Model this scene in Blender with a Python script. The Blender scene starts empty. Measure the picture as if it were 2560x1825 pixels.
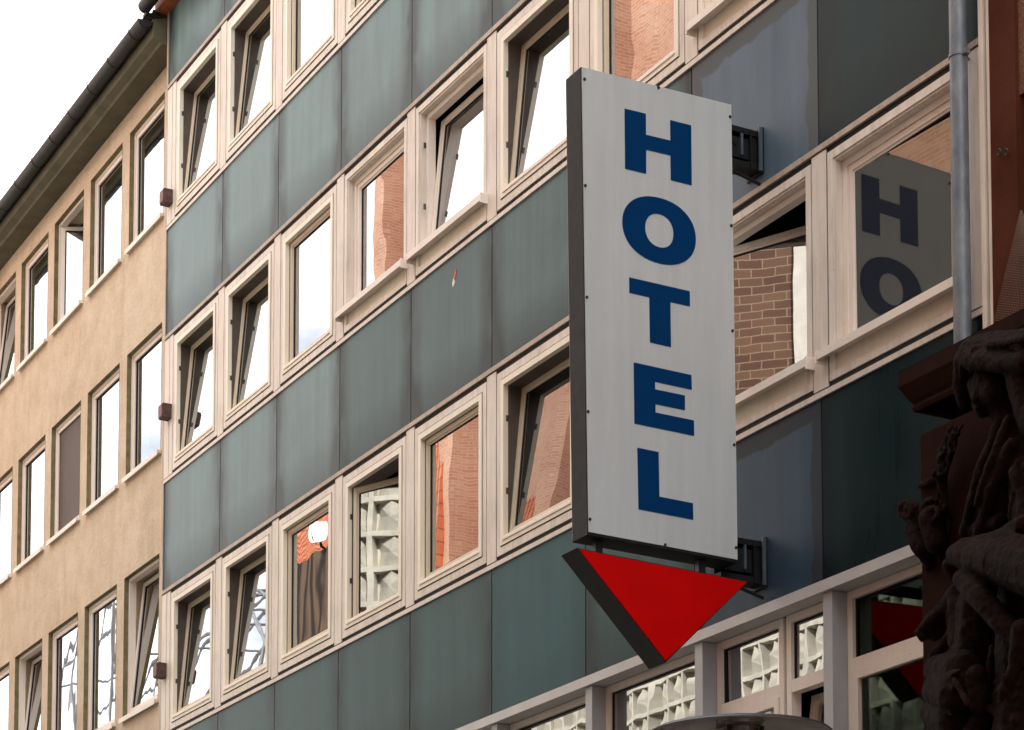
import bpy, bmesh, math, random
from mathutils import Vector, Matrix
random.seed(7)
sc = bpy.context.scene
COL = sc.collection
R = math.radians

# ------------------------------------------------------------------ camera
FPX, YAW, PITCH, CY = 5885.9, R(61.275), R(4.408), 2627.7
CAM = Vector((0, -10, 1.6))
fw = Vector((-math.sin(YAW)*math.cos(PITCH), math.cos(YAW)*math.cos(PITCH), math.sin(PITCH)))
rt = fw.cross(Vector((0, 0, 1))).normalized()
up = rt.cross(fw)
def ray(u, v): return fw + rt*((u-1280)/FPX) + up*((CY-v)/FPX)
def at(u, v, ax=1, val=0.0):
    "a point of the photograph (2560 px wide) on the plane axis = val"
    d = ray(u, v); return CAM + d*((val-CAM[ax])/d[ax])
def depth(p): return (Vector(p)-CAM).dot(fw)
cd = bpy.data.cameras.new('camera'); cam = bpy.data.objects.new('camera', cd); COL.objects.link(cam)
cam.location = CAM
cam.rotation_euler = Matrix((rt, up, -fw)).transposed().to_euler()
cd.sensor_width = 36; cd.lens = FPX/2560*36; cd.shift_x = 0; cd.shift_y = (CY-912.5)/2560
cd.clip_start = 0.05; cd.clip_end = 2000
sc.camera = cam

# ------------------------------------------------------------------ materials
def rgb(r, g, b):
    f = lambda c: (c/255/12.92 if c/255 <= .04045 else ((c/255+.055)/1.055)**2.4)
    return (f(r), f(g), f(b), 1)
class NT:
    def __init__(s, name):
        s.m = bpy.data.materials.new(name); s.m.use_nodes = True; s.t = s.m.node_tree; s.t.nodes.clear()
        s.out = s.n('ShaderNodeOutputMaterial')
    def n(s, t, **kw):
        x = s.t.nodes.new(t)
        for k, v in kw.items(): setattr(x, k, v)
        return x
    def l(s, a, b): s.t.links.new(a, b)
    def coord(s, kind='Object', scale=(1, 1, 1), rot=(0, 0, 0)):
        c = s.n('ShaderNodeTexCoord'); m = s.n('ShaderNodeMapping'); m.inputs['Scale'].default_value = scale
        m.inputs['Rotation'].default_value = rot
        s.l(c.outputs[kind], m.inputs[0]); return m.outputs[0]
    def noise(s, vec, scale=5, detail=5, rough=.55, dist=0):
        x = s.n('ShaderNodeTexNoise'); x.inputs['Scale'].default_value = scale; x.inputs['Detail'].default_value = detail
        x.inputs['Roughness'].default_value = rough; x.inputs['Distortion'].default_value = dist
        s.l(vec, x.inputs['Vector']); return x.outputs['Fac']
    def ramp(s, fac, stops):
        x = s.n('ShaderNodeValToRGB'); e = x.color_ramp.elements
        while len(e) < len(stops): e.new(.5)
        for i, (p, c) in enumerate(stops):
            e[i].position = p; e[i].color = c if len(c) == 4 else (*c, 1)
        s.l(fac, x.inputs[0]); return x.outputs[0]
    def mix(s, fac, a, b, mode='MIX'):
        x = s.n('ShaderNodeMix', data_type='RGBA', blend_type=mode)
        for i, v in ((0, fac), (6, a), (7, b)):
            if hasattr(v, 'links') or hasattr(v, 'is_linked'): s.l(v, x.inputs[i])
            else: x.inputs[i].default_value = v
        return x.outputs[2]
    def bump(s, h, strength=.2, dist=.02, normal=None):
        x = s.n('ShaderNodeBump'); x.inputs['Strength'].default_value = strength; x.inputs['Distance'].default_value = dist
        s.l(h, x.inputs['Height'])
        if normal: s.l(normal, x.inputs['Normal'])
        return x.outputs[0]
    def pbr(s, color, rough=.5, metal=0, spec=.5, normal=None, coat=0):
        b = s.n('ShaderNodeBsdfPrincipled')
        for k, v in (('Base Color', color), ('Roughness', rough), ('Metallic', metal), ('Specular IOR Level', spec), ('Coat Weight', coat)):
            if hasattr(v, 'is_linked'): s.l(v, b.inputs[k])
            else: b.inputs[k].default_value = v
        if normal: s.l(normal, b.inputs['Normal'])
        s.l(b.outputs[0], s.out.inputs[0]); return b

def simple(name, col, rough=.5, metal=0, spec=.5, var=.12, scale=6, bump=0, bscale=60):
    t = NT(name); v = t.coord()
    c2 = tuple(x*(1-var*2) for x in col[:3])+(1,); c1 = tuple(min(1, x*(1+var)) for x in col[:3])+(1,)
    f = t.noise(v, scale, 6, .6)
    c = t.ramp(f, [(.3, c2), (.7, c1)])
    n = t.bump(t.noise(v, bscale, 4), bump, .005) if bump else None
    t.pbr(c, rough, metal, spec, n); return t.m

def frame_paint(name, col, dirt, amount=.5):
    "old painted metal: vertical run-off streaks, blotches, fine specks"
    t = NT(name); v = t.coord(); vs = t.coord(scale=(7, 7, .7))
    a = t.ramp(t.noise(vs, 3, 6, .6), [(.42, (0, 0, 0)), (.75, (1, 1, 1))])
    b = t.ramp(t.noise(v, 1.7, 6, .65), [(.4, (0, 0, 0)), (.8, (1, 1, 1))])
    k = t.mix(.5, a, b)
    m = t.n('ShaderNodeMath', operation='MULTIPLY'); t.l(k, m.inputs[0]); m.inputs[1].default_value = amount
    c = t.mix(m.outputs[0], col, dirt)
    sp = t.ramp(t.noise(v, 38, 2, .5), [(.73, (0, 0, 0)), (.77, (1, 1, 1))])
    m2 = t.n('ShaderNodeMath', operation='MULTIPLY'); t.l(sp, m2.inputs[0]); m2.inputs[1].default_value = .35
    c = t.mix(m2.outputs[0], c, (.12, .08, .05, 1))
    t.pbr(c, .48, 0, .4, t.bump(t.noise(v, 25, 3), .08, .003)); return t.m

def panel_mat(name, base, light, rough=.36, grime=.6, patch=None, spec=.5):
    "opaque glass cladding with dust veils, streaks and grimy edges"
    t = NT(name)
    oi = t.n('ShaderNodeObjectInfo')
    co = t.n('ShaderNodeTexCoord'); ad = t.n('ShaderNodeVectorMath', operation='ADD')
    t.l(co.outputs['Object'], ad.inputs[0]); sc3 = t.n('ShaderNodeVectorMath', operation='SCALE'); sc3.inputs['Scale'].default_value = 30
    cm = t.n('ShaderNodeCombineXYZ'); t.l(oi.outputs['Random'], cm.inputs[1]); t.l(cm.outputs[0], sc3.inputs[0]); t.l(sc3.outputs[0], ad.inputs[1])
    def mp(scale):
        m = t.n('ShaderNodeMapping'); m.inputs['Scale'].default_value = scale; t.l(ad.outputs[0], m.inputs[0]); return m.outputs[0]
    streak = t.ramp(t.noise(mp((4.5, 4.5, .40)), 1.2, 5, .55, .5), [(.35, (0, 0, 0)), (.72, (1, 1, 1))])
    cloud = t.ramp(t.noise(mp((1, 1, .6)), 1.3, 5, .6, .6), [(.3, (0, 0, 0)), (.75, (1, 1, 1))])
    d = t.mix(.45, cloud, streak)
    lo = tuple(x*.78 for x in base[:3])+(1,)
    c = t.mix(d, base, light)
    # grime that gathered along the two vertical joints and under the rail
    sx = t.n('ShaderNodeSeparateXYZ'); t.l(co.outputs['Generated'], sx.inputs[0])
    def edge(o, lo_, hi_):
        a = t.n('ShaderNodeMath', operation='SUBTRACT'); t.l(o, a.inputs[0]); a.inputs[1].default_value = .5
        b = t.n('ShaderNodeMath', operation='ABSOLUTE'); t.l(a.outputs[0], b.inputs[0])
        return t.ramp(b.outputs[0], [(lo_, (0, 0, 0)), (hi_, (1, 1, 1))])
    e = t.mix(1, edge(sx.outputs[0], .33, .5), t.ramp(t.noise(mp((2, 2, .8)), 2.2, 4), [(.22, (.15, .15, .15)), (.55, (1, 1, 1))]), 'MULTIPLY')
    e2 = t.ramp(sx.outputs[2], [(.0, (1, 1, 1)), (.36, (0, 0, 0))])
    e3 = t.mix(.62, e, e2, 'ADD')
    m = t.n('ShaderNodeMath', operation='MULTIPLY'); t.l(e3, m.inputs[0]); m.inputs[1].default_value = grime; m.use_clamp = True
    c = t.mix(m.outputs[0], c, tuple(x*.35 for x in base[:3])+(1,))
    if patch:  # a dusty crust with a washed, cleaner middle whose edge wavers; its blue is a painted sky reflection
        w = t.noise(mp((1, 1, 1)), 3.0, 4)
        ex = t.n('ShaderNodeMath', operation='SUBTRACT'); t.l(sx.outputs[0], ex.inputs[0]); ex.inputs[1].default_value = .5
        ab = t.n('ShaderNodeMath', operation='ABSOLUTE'); t.l(ex.outputs[0], ab.inputs[0])
        ez = t.n('ShaderNodeMath', operation='SUBTRACT'); t.l(sx.outputs[2], ez.inputs[0]); ez.inputs[1].default_value = .42
        az = t.n('ShaderNodeMath', operation='ABSOLUTE'); t.l(ez.outputs[0], az.inputs[0])
        az2 = t.n('ShaderNodeMath', operation='MULTIPLY'); t.l(az.outputs[0], az2.inputs[0]); az2.inputs[1].default_value = .92
        mx = t.n('ShaderNodeMath', operation='MAXIMUM'); t.l(ab.outputs[0], mx.inputs[0]); t.l(az2.outputs[0], mx.inputs[1])
        wa = t.n('ShaderNodeMath', operation='MULTIPLY_ADD'); t.l(w, wa.inputs[0]); wa.inputs[1].default_value = .12; t.l(mx.outputs[0], wa.inputs[2])
        pm = t.ramp(wa.outputs[0], [(.478, (0, 0, 0)), (.492, (1, 1, 1))])
        c = t.mix(pm, c, patch)
        rr = t.ramp(pm, [(0, (rough, rough, rough)), (1, (.5, .5, .5))])
    else:
        rr = t.ramp(d, [(0, (rough*.85,)*3), (1, (min(1, rough*1.35),)*3)])
    t.pbr(c, rr, 0, spec, t.bump(t.noise(mp((1, 1, 1)), 1.1, 2), .12, .02)); return t.m

def glass_mat(name, refl=.42, tint=(.55, .58, .56, 1), wob=.25, wscale=1.6, veil=0.0, coat=(.97, .98, 1, 1)):
    t = NT(name); v = t.coord(scale=(1, 1, .6))
    n = t.bump(t.noise(v, wscale, 1.5, .4), wob, .02)
    g = t.n('ShaderNodeBsdfGlossy'); g.inputs['Roughness'].default_value = .0; g.inputs['Color'].default_value = coat; t.l(n, g.inputs['Normal'])
    tr = t.n('ShaderNodeBsdfTransparent'); tr.inputs['Color'].default_value = tint
    mx = t.n('ShaderNodeMixShader')
    fr = t.n('ShaderNodeFresnel'); fr.inputs['IOR'].default_value = 1.5
    ma = t.n('ShaderNodeMath', operation='MULTIPLY_ADD'); t.l(fr.outputs[0], ma.inputs[0]); ma.inputs[1].default_value = .9; ma.inputs[2].default_value = refl; ma.use_clamp = True
    t.l(ma.outputs[0], mx.inputs[0]); t.l(tr.outputs[0], mx.inputs[1]); t.l(g.outputs[0], mx.inputs[2])
    last = mx.outputs[0]
    if veil:
        df = t.n('ShaderNodeBsdfDiffuse'); df.inputs['Color'].default_value = (.5, .5, .48, 1)
        m2 = t.n('ShaderNodeMixShader'); m2.inputs[0].default_value = veil
        t.l(last, m2.inputs[1]); t.l(df.outputs[0], m2.inputs[2]); last = m2.outputs[0]
    t.l(last, t.out.inputs[0]); return t.m

def brick_mat(name, c1, c2, mortar, bw=.24, bh=.083, ms=.012, axis='xz', bump=.5, contrast=1):
    t = NT(name); c = t.n('ShaderNodeTexCoord'); s = t.n('ShaderNodeSeparateXYZ'); t.l(c.outputs['Object'], s.inputs[0])
    cb = t.n('ShaderNodeCombineXYZ'); su = t.n('ShaderNodeMath', operation='ADD'); t.l(s.outputs[0], su.inputs[0])
    if axis == 'xz': t.l(s.outputs[1], su.inputs[1]); t.l(s.outputs[2], cb.inputs[1])
    else: su.inputs[1].default_value = 0; t.l(s.outputs[1], cb.inputs[1])
    t.l(su.outputs[0], cb.inputs[0])
    b = t.n('ShaderNodeTexBrick'); b.offset = .5; b.inputs['Scale'].default_value = 1; b.inputs['Brick Width'].default_value = bw
    b.inputs['Row Height'].default_value = bh; b.inputs['Mortar Size'].default_value = ms; b.inputs['Mortar Smooth'].default_value = .2
    nn = t.n('ShaderNodeTexNoise'); nn.inputs['Scale'].default_value = 14; t.l(cb.outputs[0], nn.inputs['Vector'])
    sub = t.n('ShaderNodeVectorMath', operation='SCALE'); t.l(nn.outputs['Color'], sub.inputs[0]); sub.inputs['Scale'].default_value = .018
    ad = t.n('ShaderNodeVectorMath', operation='ADD'); t.l(cb.outputs[0], ad.inputs[0]); t.l(sub.outputs[0], ad.inputs[1]); t.l(ad.outputs[0], b.inputs['Vector'])
    b.inputs['Color1'].default_value = c1; b.inputs['Color2'].default_value = c2; b.inputs['Mortar'].default_value = mortar
    cl = t.mix(t.ramp(t.noise(c.outputs['Object'], .6, 5), [(.35, (0, 0, 0)), (.7, (1, 1, 1))]), b.outputs['Color'], (.8, .72, .68, 1), 'MULTIPLY')
    t.pbr(cl, .85, 0, .2, t.bump(b.outputs['Fac'], -bump, .01)); return t.m

M = {}
M['frame'] = frame_paint('frame_paint_old', (.80, .715, .63, 1), (.34, .265, .20, 1), .75)
M['frame_in'] = frame_paint('frame_paint_inner', (.90, .82, .69, 1), (.60, .50, .37, 1), .4)
M['sash'] = frame_paint('sash_paint', (.70, .60, .47, 1), (.44, .35, .25, 1), .3)
M['white'] = frame_paint('plastic_frame', (.87, .78, .70, 1), (.60, .51, .42, 1), .35)
M['mull'] = frame_paint('mullion_paint', (.78, .69, .605, 1), (.40, .32, .25, 1), .7)
M['rail'] = frame_paint('rail_paint', (.50, .40, .32, 1), (.16, .11, .075, 1), .9)
M['gap'] = simple('dark_joint', (.012, .011, .010, 1), .8)
M['ledge'] = simple('ledge_aluminium', (.56, .55, .54, 1), .45, .05, .5, .06, 3)
M['pillar'] = simple('pillar_aluminium', (.44, .455, .475, 1), .45, .05, .5, .06, 3)
M['panel'] = panel_mat('cladding_grey_green_lit', (.064, .125, .134, 1), (.200, .305, .310, 1), .38, 1.25, spec=.22)  # lit copy; the facade's light falloff is painted in as tone steps
M['panel_half_shade'] = panel_mat('cladding_half_shade', (.036, .088, .096, 1), (.118, .192, .195, 1), .38, 1.25, spec=.16)  # half-shaded copy of the same cladding
M['panel_shade'] = panel_mat('cladding_teal_shade', (.013, .058, .063, 1), (.058, .122, .122, 1), .36, 1.1, spec=.12)  # shaded copy for the lowest row, falloff put into the colour
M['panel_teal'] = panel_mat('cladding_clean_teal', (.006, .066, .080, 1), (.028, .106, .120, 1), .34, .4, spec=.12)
M['panel_dark'] = panel_mat('cladding_dark', (.002, .0125, .014, 1), (.006, .018, .019, 1), .30, .5, spec=.09)  # dark green, with the dark surroundings it mirrors painted in
M['panel_sky_refl'] = panel_mat('cladding_sky_reflection', (.085, .130, .175, 1), (.140, .185, .235, 1), .45, .25, patch=(.085, .098, .105, 1), spec=.12)  # blue of the mirrored sky painted into the base colour
M['panel_sky_refl_low'] = panel_mat('cladding_sky_reflection_low', (.028, .058, .092, 1), (.052, .088, .128, 1), .40, .35, patch=(.028, .034, .044, 1), spec=.10)  # darker copy, mirrored sky painted in likewise
M['glass'] = glass_mat('window_glass', .37, wob=.05)
M['glass_wavy'] = glass_mat('window_glass_wavy', .40, wob=.10, wscale=1.5)
M['glass_clear'] = glass_mat('window_glass_clear', .10, (.42, .43, .43, 1), wob=.03, veil=.04, coat=(1, .97, .88, 1))
M['glass_dim'] = glass_mat('window_glass_dim', .0, (.7, .66, .6, 1), wob=.03, coat=(.5, .62, .58, 1))
M['glass_half'] = glass_mat('window_glass_plain', .18, wob=.06, wscale=1.5)
M['glass_ground'] = glass_mat('window_glass_ground', .36, wob=.07, wscale=2.2)
M['inside'] = simple('room_wall', (.050, .036, .027, 1), .9)
M['blind'] = simple('brown_blind', (.10, .078, .068, 1), .7, var=.05)
M['rebate'] = simple('brown_rebate', (.090, .070, .054, 1), .6, var=.15)
M['hinge'] = simple('hinge_metal', (.10, .095, .09, 1), .4, .6)
def stucco():
    t = NT('tan_stucco'); v = t.coord()
    a = t.ramp(t.noise(v, .45, 7, .68), [(.28, (.60, .485, .365)), (.72, (.73, .61, .48))])
    b = t.ramp(t.noise(t.coord(scale=(2.0, 2.0, .30)), 1.1, 6, .6, .5), [(.55, (1, 1, 1)), (.9, (.74, .68, .60))])
    c = t.mix(1, a, b, 'MULTIPLY')
    d = t.ramp(t.noise(v, 2.4, 6, .7), [(.35, (.86, .84, .80)), (.6, (1, 1, 1))]); c = t.mix(1, c, d, 'MULTIPLY')
    g = t.noise(v, 26, 6, .75)
    c = t.mix(1, c, t.ramp(g, [(.34, (.84, .82, .79)), (.52, (1, 1, 1))]), 'MULTIPLY')
    t.pbr(c, .95, 0, .1, t.bump(g, .45, .010)); return t.m
M['stucco'] = stucco()
M['reveal'] = simple('olive_reveal', (.20, .165, .085, 1), .9, var=.2, scale=9)
M['eave'] = simple('eave_plaster', (.125, .117, .075, 1), .9, var=.15, scale=3)
M['zinc_dark'] = simple('dark_gutter', (.022, .021, .020, 1), .55, .2, .5, .2, 8)
def zinc():
    t = NT('galvanised_pipe'); v = t.coord(scale=(1, 1, .35))
    c = t.ramp(t.noise(v, 14, 6, .65), [(.3, (.11, .135, .165)), (.7, (.24, .26, .28))])
    t.pbr(c, .50, .35, .4, t.bump(t.noise(v, 5, 3), .25, .01)); return t.m
M['zinc'] = zinc()
M['rust'] = simple('red_brown_soffit', (.42, .12, .045, 1), .6, var=.2)
def sign_face():
    t = NT('sign_face'); v = t.coord(); vs = t.coord(scale=(6, 6, .35))
    a = t.ramp(t.noise(vs, 2.2, 6, .6), [(.3, (.52, .545, .555)), (.75, (.585, .605, .605))])
    b = t.ramp(t.noise(v, 1.1, 6, .7), [(.35, (.93, .93, .93)), (.7, (1, 1, 1))])
    sp = t.ramp(t.noise(v, 55, 2, .5), [(.74, (1, 1, 1)), (.79, (.72, .68, .62))])
    c = t.mix(1, t.mix(1, a, b, 'MULTIPLY'), sp, 'MULTIPLY')
    t.pbr(c, .5, 0, .25, t.bump(t.noise(v, 1.3, 2), .06, .02)); return t.m
M['signface'] = sign_face()
M['signbox'] = simple('sign_casing', (.020, .021, .023, 1), .6, 0, .2, .2, 12)
M['blue'] = simple('sign_letters', (.0006, .036, .130, 1), .65, 0, .04, .03)
M['red'] = simple('red_arrow_face', (.62, .0006, .0004, 1), .55, 0, .08, .05, 3)
M['black'] = simple('black_paint', (.010, .010, .010, 1), .45)
M['bracket'] = simple('bracket_steel', (.010, .010, .011, 1), .55, .1, .3, .2, 14)
M['bracket_light'] = simple('bracket_edge', (.10, .13, .16, 1), .5, .4)
def stone(name, a, b, rough=.85, bump=.6, scale=2.2, spec=.08):
    t = NT(name); v = t.coord(); n = t.noise(v, scale, 8, .65)
    c = t.ramp(n, [(.3, a), (.7, b)])
    t.pbr(c, rough, 0, spec, t.bump(t.noise(v, 22, 6, .7), bump, .012)); return t.m
M['sandstone'] = stone('red_sandstone_dark', (.013, .0042, .0025, 1), (.027, .0082, .0047, 1))  # darker tone of the sandstone, for pier and cornice
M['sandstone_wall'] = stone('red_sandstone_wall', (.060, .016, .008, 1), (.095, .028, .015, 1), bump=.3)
def carved():
    t = NT('dark_sandstone'); v = t.coord(); n = t.noise(v, 7, 8, .7)  # near-black stone colour, paler on raised edges
    c = t.ramp(n, [(.3, (.0026, .0008, .0004)), (.7, (.017, .0045, .0019))])
    g = t.n('ShaderNodeNewGeometry')
    e = t.ramp(g.outputs['Pointiness'], [(.50, (0, 0, 0)), (.60, (1, 1, 1))])
    c = t.mix(e, c, (.026, .0095, .0055, 1))
    b1 = t.bump(t.noise(v, 55, 6, .75), .9, .012)
    t.pbr(c, .70, 0, .07, t.bump(t.noise(v, 17, 5, .7, 1.5), .8, .03, b1)); return t.m
M['carving'] = carved()
M['carving_old'] = stone('dark_sandstone', (.0035, .0014, .0008, 1), (.020, .0075, .0042, 1), .75, 1.0, 7, .07)
M['pebble'] = stone('rough_cast', (.08, .035, .02, 1), (.30, .16, .10, 1), .9, 1.0, 60)
M['brick_far'] = brick_mat('salmon_brick', (.50, .285, .205, 1), (.42, .215, .150, 1), (.50, .36, .27, 1), .25, .085, .012)
M['brick_near'] = brick_mat('brown_brick', (.17, .095, .065, 1), (.105, .052, .040, 1), (.27, .22, .155, 1), .33, .115, .008)
M['stone_pale'] = simple('pale_cast_stone', (.58, .56, .49, 1), .8, var=.15, scale=3)
M['render_pale'] = simple('pale_render', (.62, .60, .55, 1), .85, var=.06)
def tiles():
    t = NT('orange_roof_tiles'); c = t.n('ShaderNodeTexCoord')
    w = t.n('ShaderNodeTexWave', wave_type='BANDS', bands_direction='X'); w.inputs['Scale'].default_value = 1.3; t.l(c.outputs['Object'], w.inputs[0])
    w2 = t.n('ShaderNodeTexWave', wave_type='BANDS', bands_direction='Z', wave_profile='SAW'); w2.inputs['Scale'].default_value = .9; t.l(c.outputs['Object'], w2.inputs[0])
    col = t.ramp(t.noise(c.outputs['Object'], 2.5, 5), [(.3, (.46, .125, .055)), (.7, (.62, .20, .09))])
    col = t.mix(1, col, t.ramp(w2.outputs['Fac'], [(.0, (.25, .22, .2)), (.14, (1, 1, 1))]), 'MULTIPLY')
    col = t.mix(1, col, t.ramp(w.outputs['Fac'], [(.0, (.45, .4, .38)), (.5, (1, 1, 1))]), 'MULTIPLY')
    t.pbr(col, .7, 0, .3, t.bump(w.outputs['Fac'], 1, .08)); return t.m
M['tiles'] = tiles()
def boards():
    t = NT('dark_boards'); v = t.coord()
    w = t.n('ShaderNodeTexWave', wave_type='BANDS', bands_direction='X'); w.inputs['Scale'].default_value = .55; w.inputs['Distortion'].default_value = 1.5; t.l(v, w.inputs[0])
    c = t.ramp(w.outputs['Fac'], [(.15, (.022, .014, .010)), (.6, (.075, .048, .034)), (.9, (.11, .070, .045))])
    t.pbr(c, .8, 0, .2); return t.m
M['dormer_boards'] = boards()
M['dark_wood'] = simple('dark_cladding', (.060, .040, .027, 1), .8)
M['steel_white'] = simple('painted_steel', (.24, .25, .26, 1), .5, .3)
M['asphalt'] = simple('asphalt', (.050, .050, .050, 1), .9, var=.2, scale=20, bump=.4)
M['paving'] = brick_mat('paving_slabs', (.30, .28, .25, 1), (.24, .225, .20, 1), (.10, .095, .09, 1), .4, .4, .008, 'xy')
M['kerb'] = simple('kerb_stone', (.34, .33, .31, 1), .85)
M['curtain_brown'] = simple('brown_curtain', (.30, .19, .14, 1), .9, var=.25, scale=5)
M['curtain_ochre'] = simple('ochre_curtain', (.42, .24, .055, 1), .9)
M['curtain_white'] = simple('white_curtain', (.80, .80, .76, 1), .85, var=.04)
M['lamp_under'] = simple('lamp_hood_enamel', (.42, .33, .27, 1), .2, .3, .5, .05)
M['lamp_dark'] = simple('lamp_hood_rim', (.03, .045, .06, 1), .35, .5)
M['lamp_glass'] = glass_mat('lamp_glass', .15, (.85, .87, .88, 1), 0)
M['sticker_red'] = simple('red_sticker', (.70, .03, .03, 1), .5)
M['sticker_white'] = simple('white_sticker', (.70, .66, .60, 1), .5)
M['box_brown'] = simple('box_brown', (.095, .045, .035, 1), .6, var=.3, scale=18)
M['net'] = simple('bird_net', (.13, .07, .045, 1), .8)

# ------------------------------------------------------------------ mesh helpers
class MB:
    "collects shapes in world coordinates; build() links them as one mesh object"
    def __init__(s): s.v, s.f, s.smooth = [], [], False
    def add(s, vs, fs):
        o = len(s.v); s.v += [Vector(p) for p in vs]; s.f += [[i+o for i in f] for f in fs]; return s
    def box(s, x0, x1, y0, y1, z0, z1, T=None):
        p = [Vector((x, y, z)) for x in (x0, x1) for y in (y0, y1) for z in (z0, z1)]
        if T: p = [T(q) for q in p]
        return s.add(p, [(0, 1, 3, 2), (4, 6, 7, 5), (0, 4, 5, 1), (2, 3, 7, 6), (0, 2, 6, 4), (1, 5, 7, 3)])
    def ring(s, x0, x1, z0, z1, w, y0, y1, T=None, wb=None):
        "mitred rectangular frame of board width w, depth y0..y1 (wb: bottom board width)"
        wb = w if wb is None else wb
        o = [(x0, z0), (x1, z0), (x1, z1), (x0, z1)]; i = [(x0+w, z0+wb), (x1-w, z0+wb), (x1-w, z1-w), (x0+w, z1-w)]
        p = [Vector((a, y0, b)) for a, b in o+i]+[Vector((a, y1, b)) for a, b in o+i]
        if T: p = [T(q) for q in p]
        f = []
        for k in range(4):
            n = (k+1) % 4
            f += [(k, n, n+4, k+4), (k+8, k+12, n+12, n+8), (k, k+8, n+8, n), (k+4, n+4, n+12, k+12)]
        return s.add(p, f)
    def prism(s, poly, a, b, fn):
        "poly: 2-D points, fn(p2, t) -> 3-D"
        n = len(poly); vs = [fn(p, a) for p in poly]+[fn(p, b) for p in poly]
        return s.add(vs, [tuple(range(n))[::-1], tuple(range(n, 2*n))]+[(i, (i+1) % n, (i+1) % n+n, i+n) for i in range(n)])
    def tube(s, pts, r, seg=12, caps=True):
        pts = [Vector(p) for p in pts]; rs = r if isinstance(r, (list, tuple)) else [r]*len(pts); o = len(s.v)
        for k, p in enumerate(pts):
            d = (pts[min(k+1, len(pts)-1)]-pts[max(k-1, 0)]).normalized()
            a = d.cross(Vector((0, 0, 1)) if abs(d.z) < .9 else Vector((1, 0, 0))).normalized(); b = d.cross(a)
            s.v += [p+(a*math.cos(2*math.pi*j/seg)+b*math.sin(2*math.pi*j/seg))*rs[k] for j in range(seg)]
        for k in range(len(pts)-1):
            for j in range(seg):
                a0 = o+k*seg+j; a1 = o+k*seg+(j+1) % seg
                s.f.append([a0, a1, a1+seg, a0+seg])
        if caps: s.f += [[o+j for j in range(seg)][::-1], [o+(len(pts)-1)*seg+j for j in range(seg)]]
        return s
    def lathe(s, c, prof, seg=64):
        o = len(s.v); c = Vector(c)
        for (r, z) in prof: s.v += [c+Vector((r*math.cos(2*math.pi*j/seg), r*math.sin(2*math.pi*j/seg), z)) for j in range(seg)]
        for k in range(len(prof)-1):
            for j in range(seg):
                a0 = o+k*seg+j; a1 = o+k*seg+(j+1) % seg; s.f.append([a0, a1, a1+seg, a0+seg])
        return s
    def build(s, name, mat, parent=None, smooth=False, bevel=0):
        root = parent
        while root is not None and root.parent is not None: root = root.parent
        loc = root.location if root is not None else None
        me = bpy.data.meshes.new(name)
        if loc is None:
            xs = [p.x for p in s.v]; ys = [p.y for p in s.v]; zs = [p.z for p in s.v]
            loc = Vector(((min(xs)+max(xs))/2, (min(ys)+max(ys))/2, min(zs)))
        me.from_pydata([tuple(p-loc) for p in s.v], [], s.f)
        bm = bmesh.new(); bm.from_mesh(me); bmesh.ops.recalc_face_normals(bm, faces=bm.faces); bm.to_mesh(me); bm.free()
        me.materials.append(mat)
        o = bpy.data.objects.new(name, me); COL.objects.link(o)
        if parent is not None: o.parent = parent
        else: o.location = loc
        if smooth:
            for p in me.polygons: p.use_smooth = True
            m = o.modifiers.new('split', 'EDGE_SPLIT'); m.split_angle = R(35)
        if bevel:
            m = o.modifiers.new('bevel', 'BEVEL'); m.width = bevel; m.segments = 2; m.limit_method = 'ANGLE'
        return o
def tag(o, label=None, cat=None, group=None, kind=None):
    if label: o['label'] = label
    if cat: o['category'] = cat
    if group: o['group'] = group
    if kind: o['kind'] = kind
    return o
def thing(name, loc, label, cat, group=None):
    o = bpy.data.objects.new(name, None); COL.objects.link(o); o.location = loc; o.empty_display_size = .3
    return tag(o, label, cat, group)
def V(*a): return Vector(a)

# ------------------------------------------------------------------ hotel facade
X0, W = -27.071, 1.688
def nx(n): return X0+n*W
T_ = {1: 16.02, 2: 12.765, 3: 9.52}
B_ = {1: 14.165, 2: 10.91, 3: 7.66}
LEDGE = 6.275
NEND = 9.12
hotel = thing('hotel_building', (-19.5, 4, 0), 'long hotel block with grey-green glass cladding bands and cream framed window rows', 'building')

# shell behind the cladding, with a room strip behind every band
wb = MB()
XL, XR = nx(-.125), nx(NEND)
def band_wall(z0, z1): wb.box(XL, XR, .10, .42, z0, z1)
band_wall(T_[1]+.0, 17.0); band_wall(T_[2], B_[1]); band_wall(T_[3], B_[2]); band_wall(LEDGE-.02, B_[3])
wb.box(XL, XR, .42, 8, 0.02, 17.45) if False else None
wb.build('outer_wall', M['gap'], hotel)
rm = MB()
for z0, z1 in ((B_[1], T_[1]), (B_[2], T_[2]), (B_[3], T_[3]), (.1, LEDGE-.02)):
    rm.box(XL+.3, XR-.3, 2.6, 2.7, z0-.45, z1+.35)
    rm.box(XL+.3, XR-.3, .42, 2.6, z0-.5, z0-.45); rm.box(XL+.3, XR-.3, .42, 2.6, z1+.35, z1+.4)
for n in range(0, 10, 2):
    rm.box(nx(n)-.05, nx(n)+.05, .42, 2.6, .2, 16.3)
rm.build('room', M['inside'], hotel)
MB().box(XL, XR, 2.72, 9, 0, 17.35).box(XL+.002, XL+.25, .425, 2.72, 0, 17.35).box(XR-.25, XR, .425, 2.72, 0, 17.35).build('rear_body', M['inside'], hotel)
MB().prism([(-.20, 17.36), (9.2, 17.36), (4.4, 21.5)], XL, XR, lambda p, t: V(t, p[0], p[1])).build('roof', M['tiles'], hotel)
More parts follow.
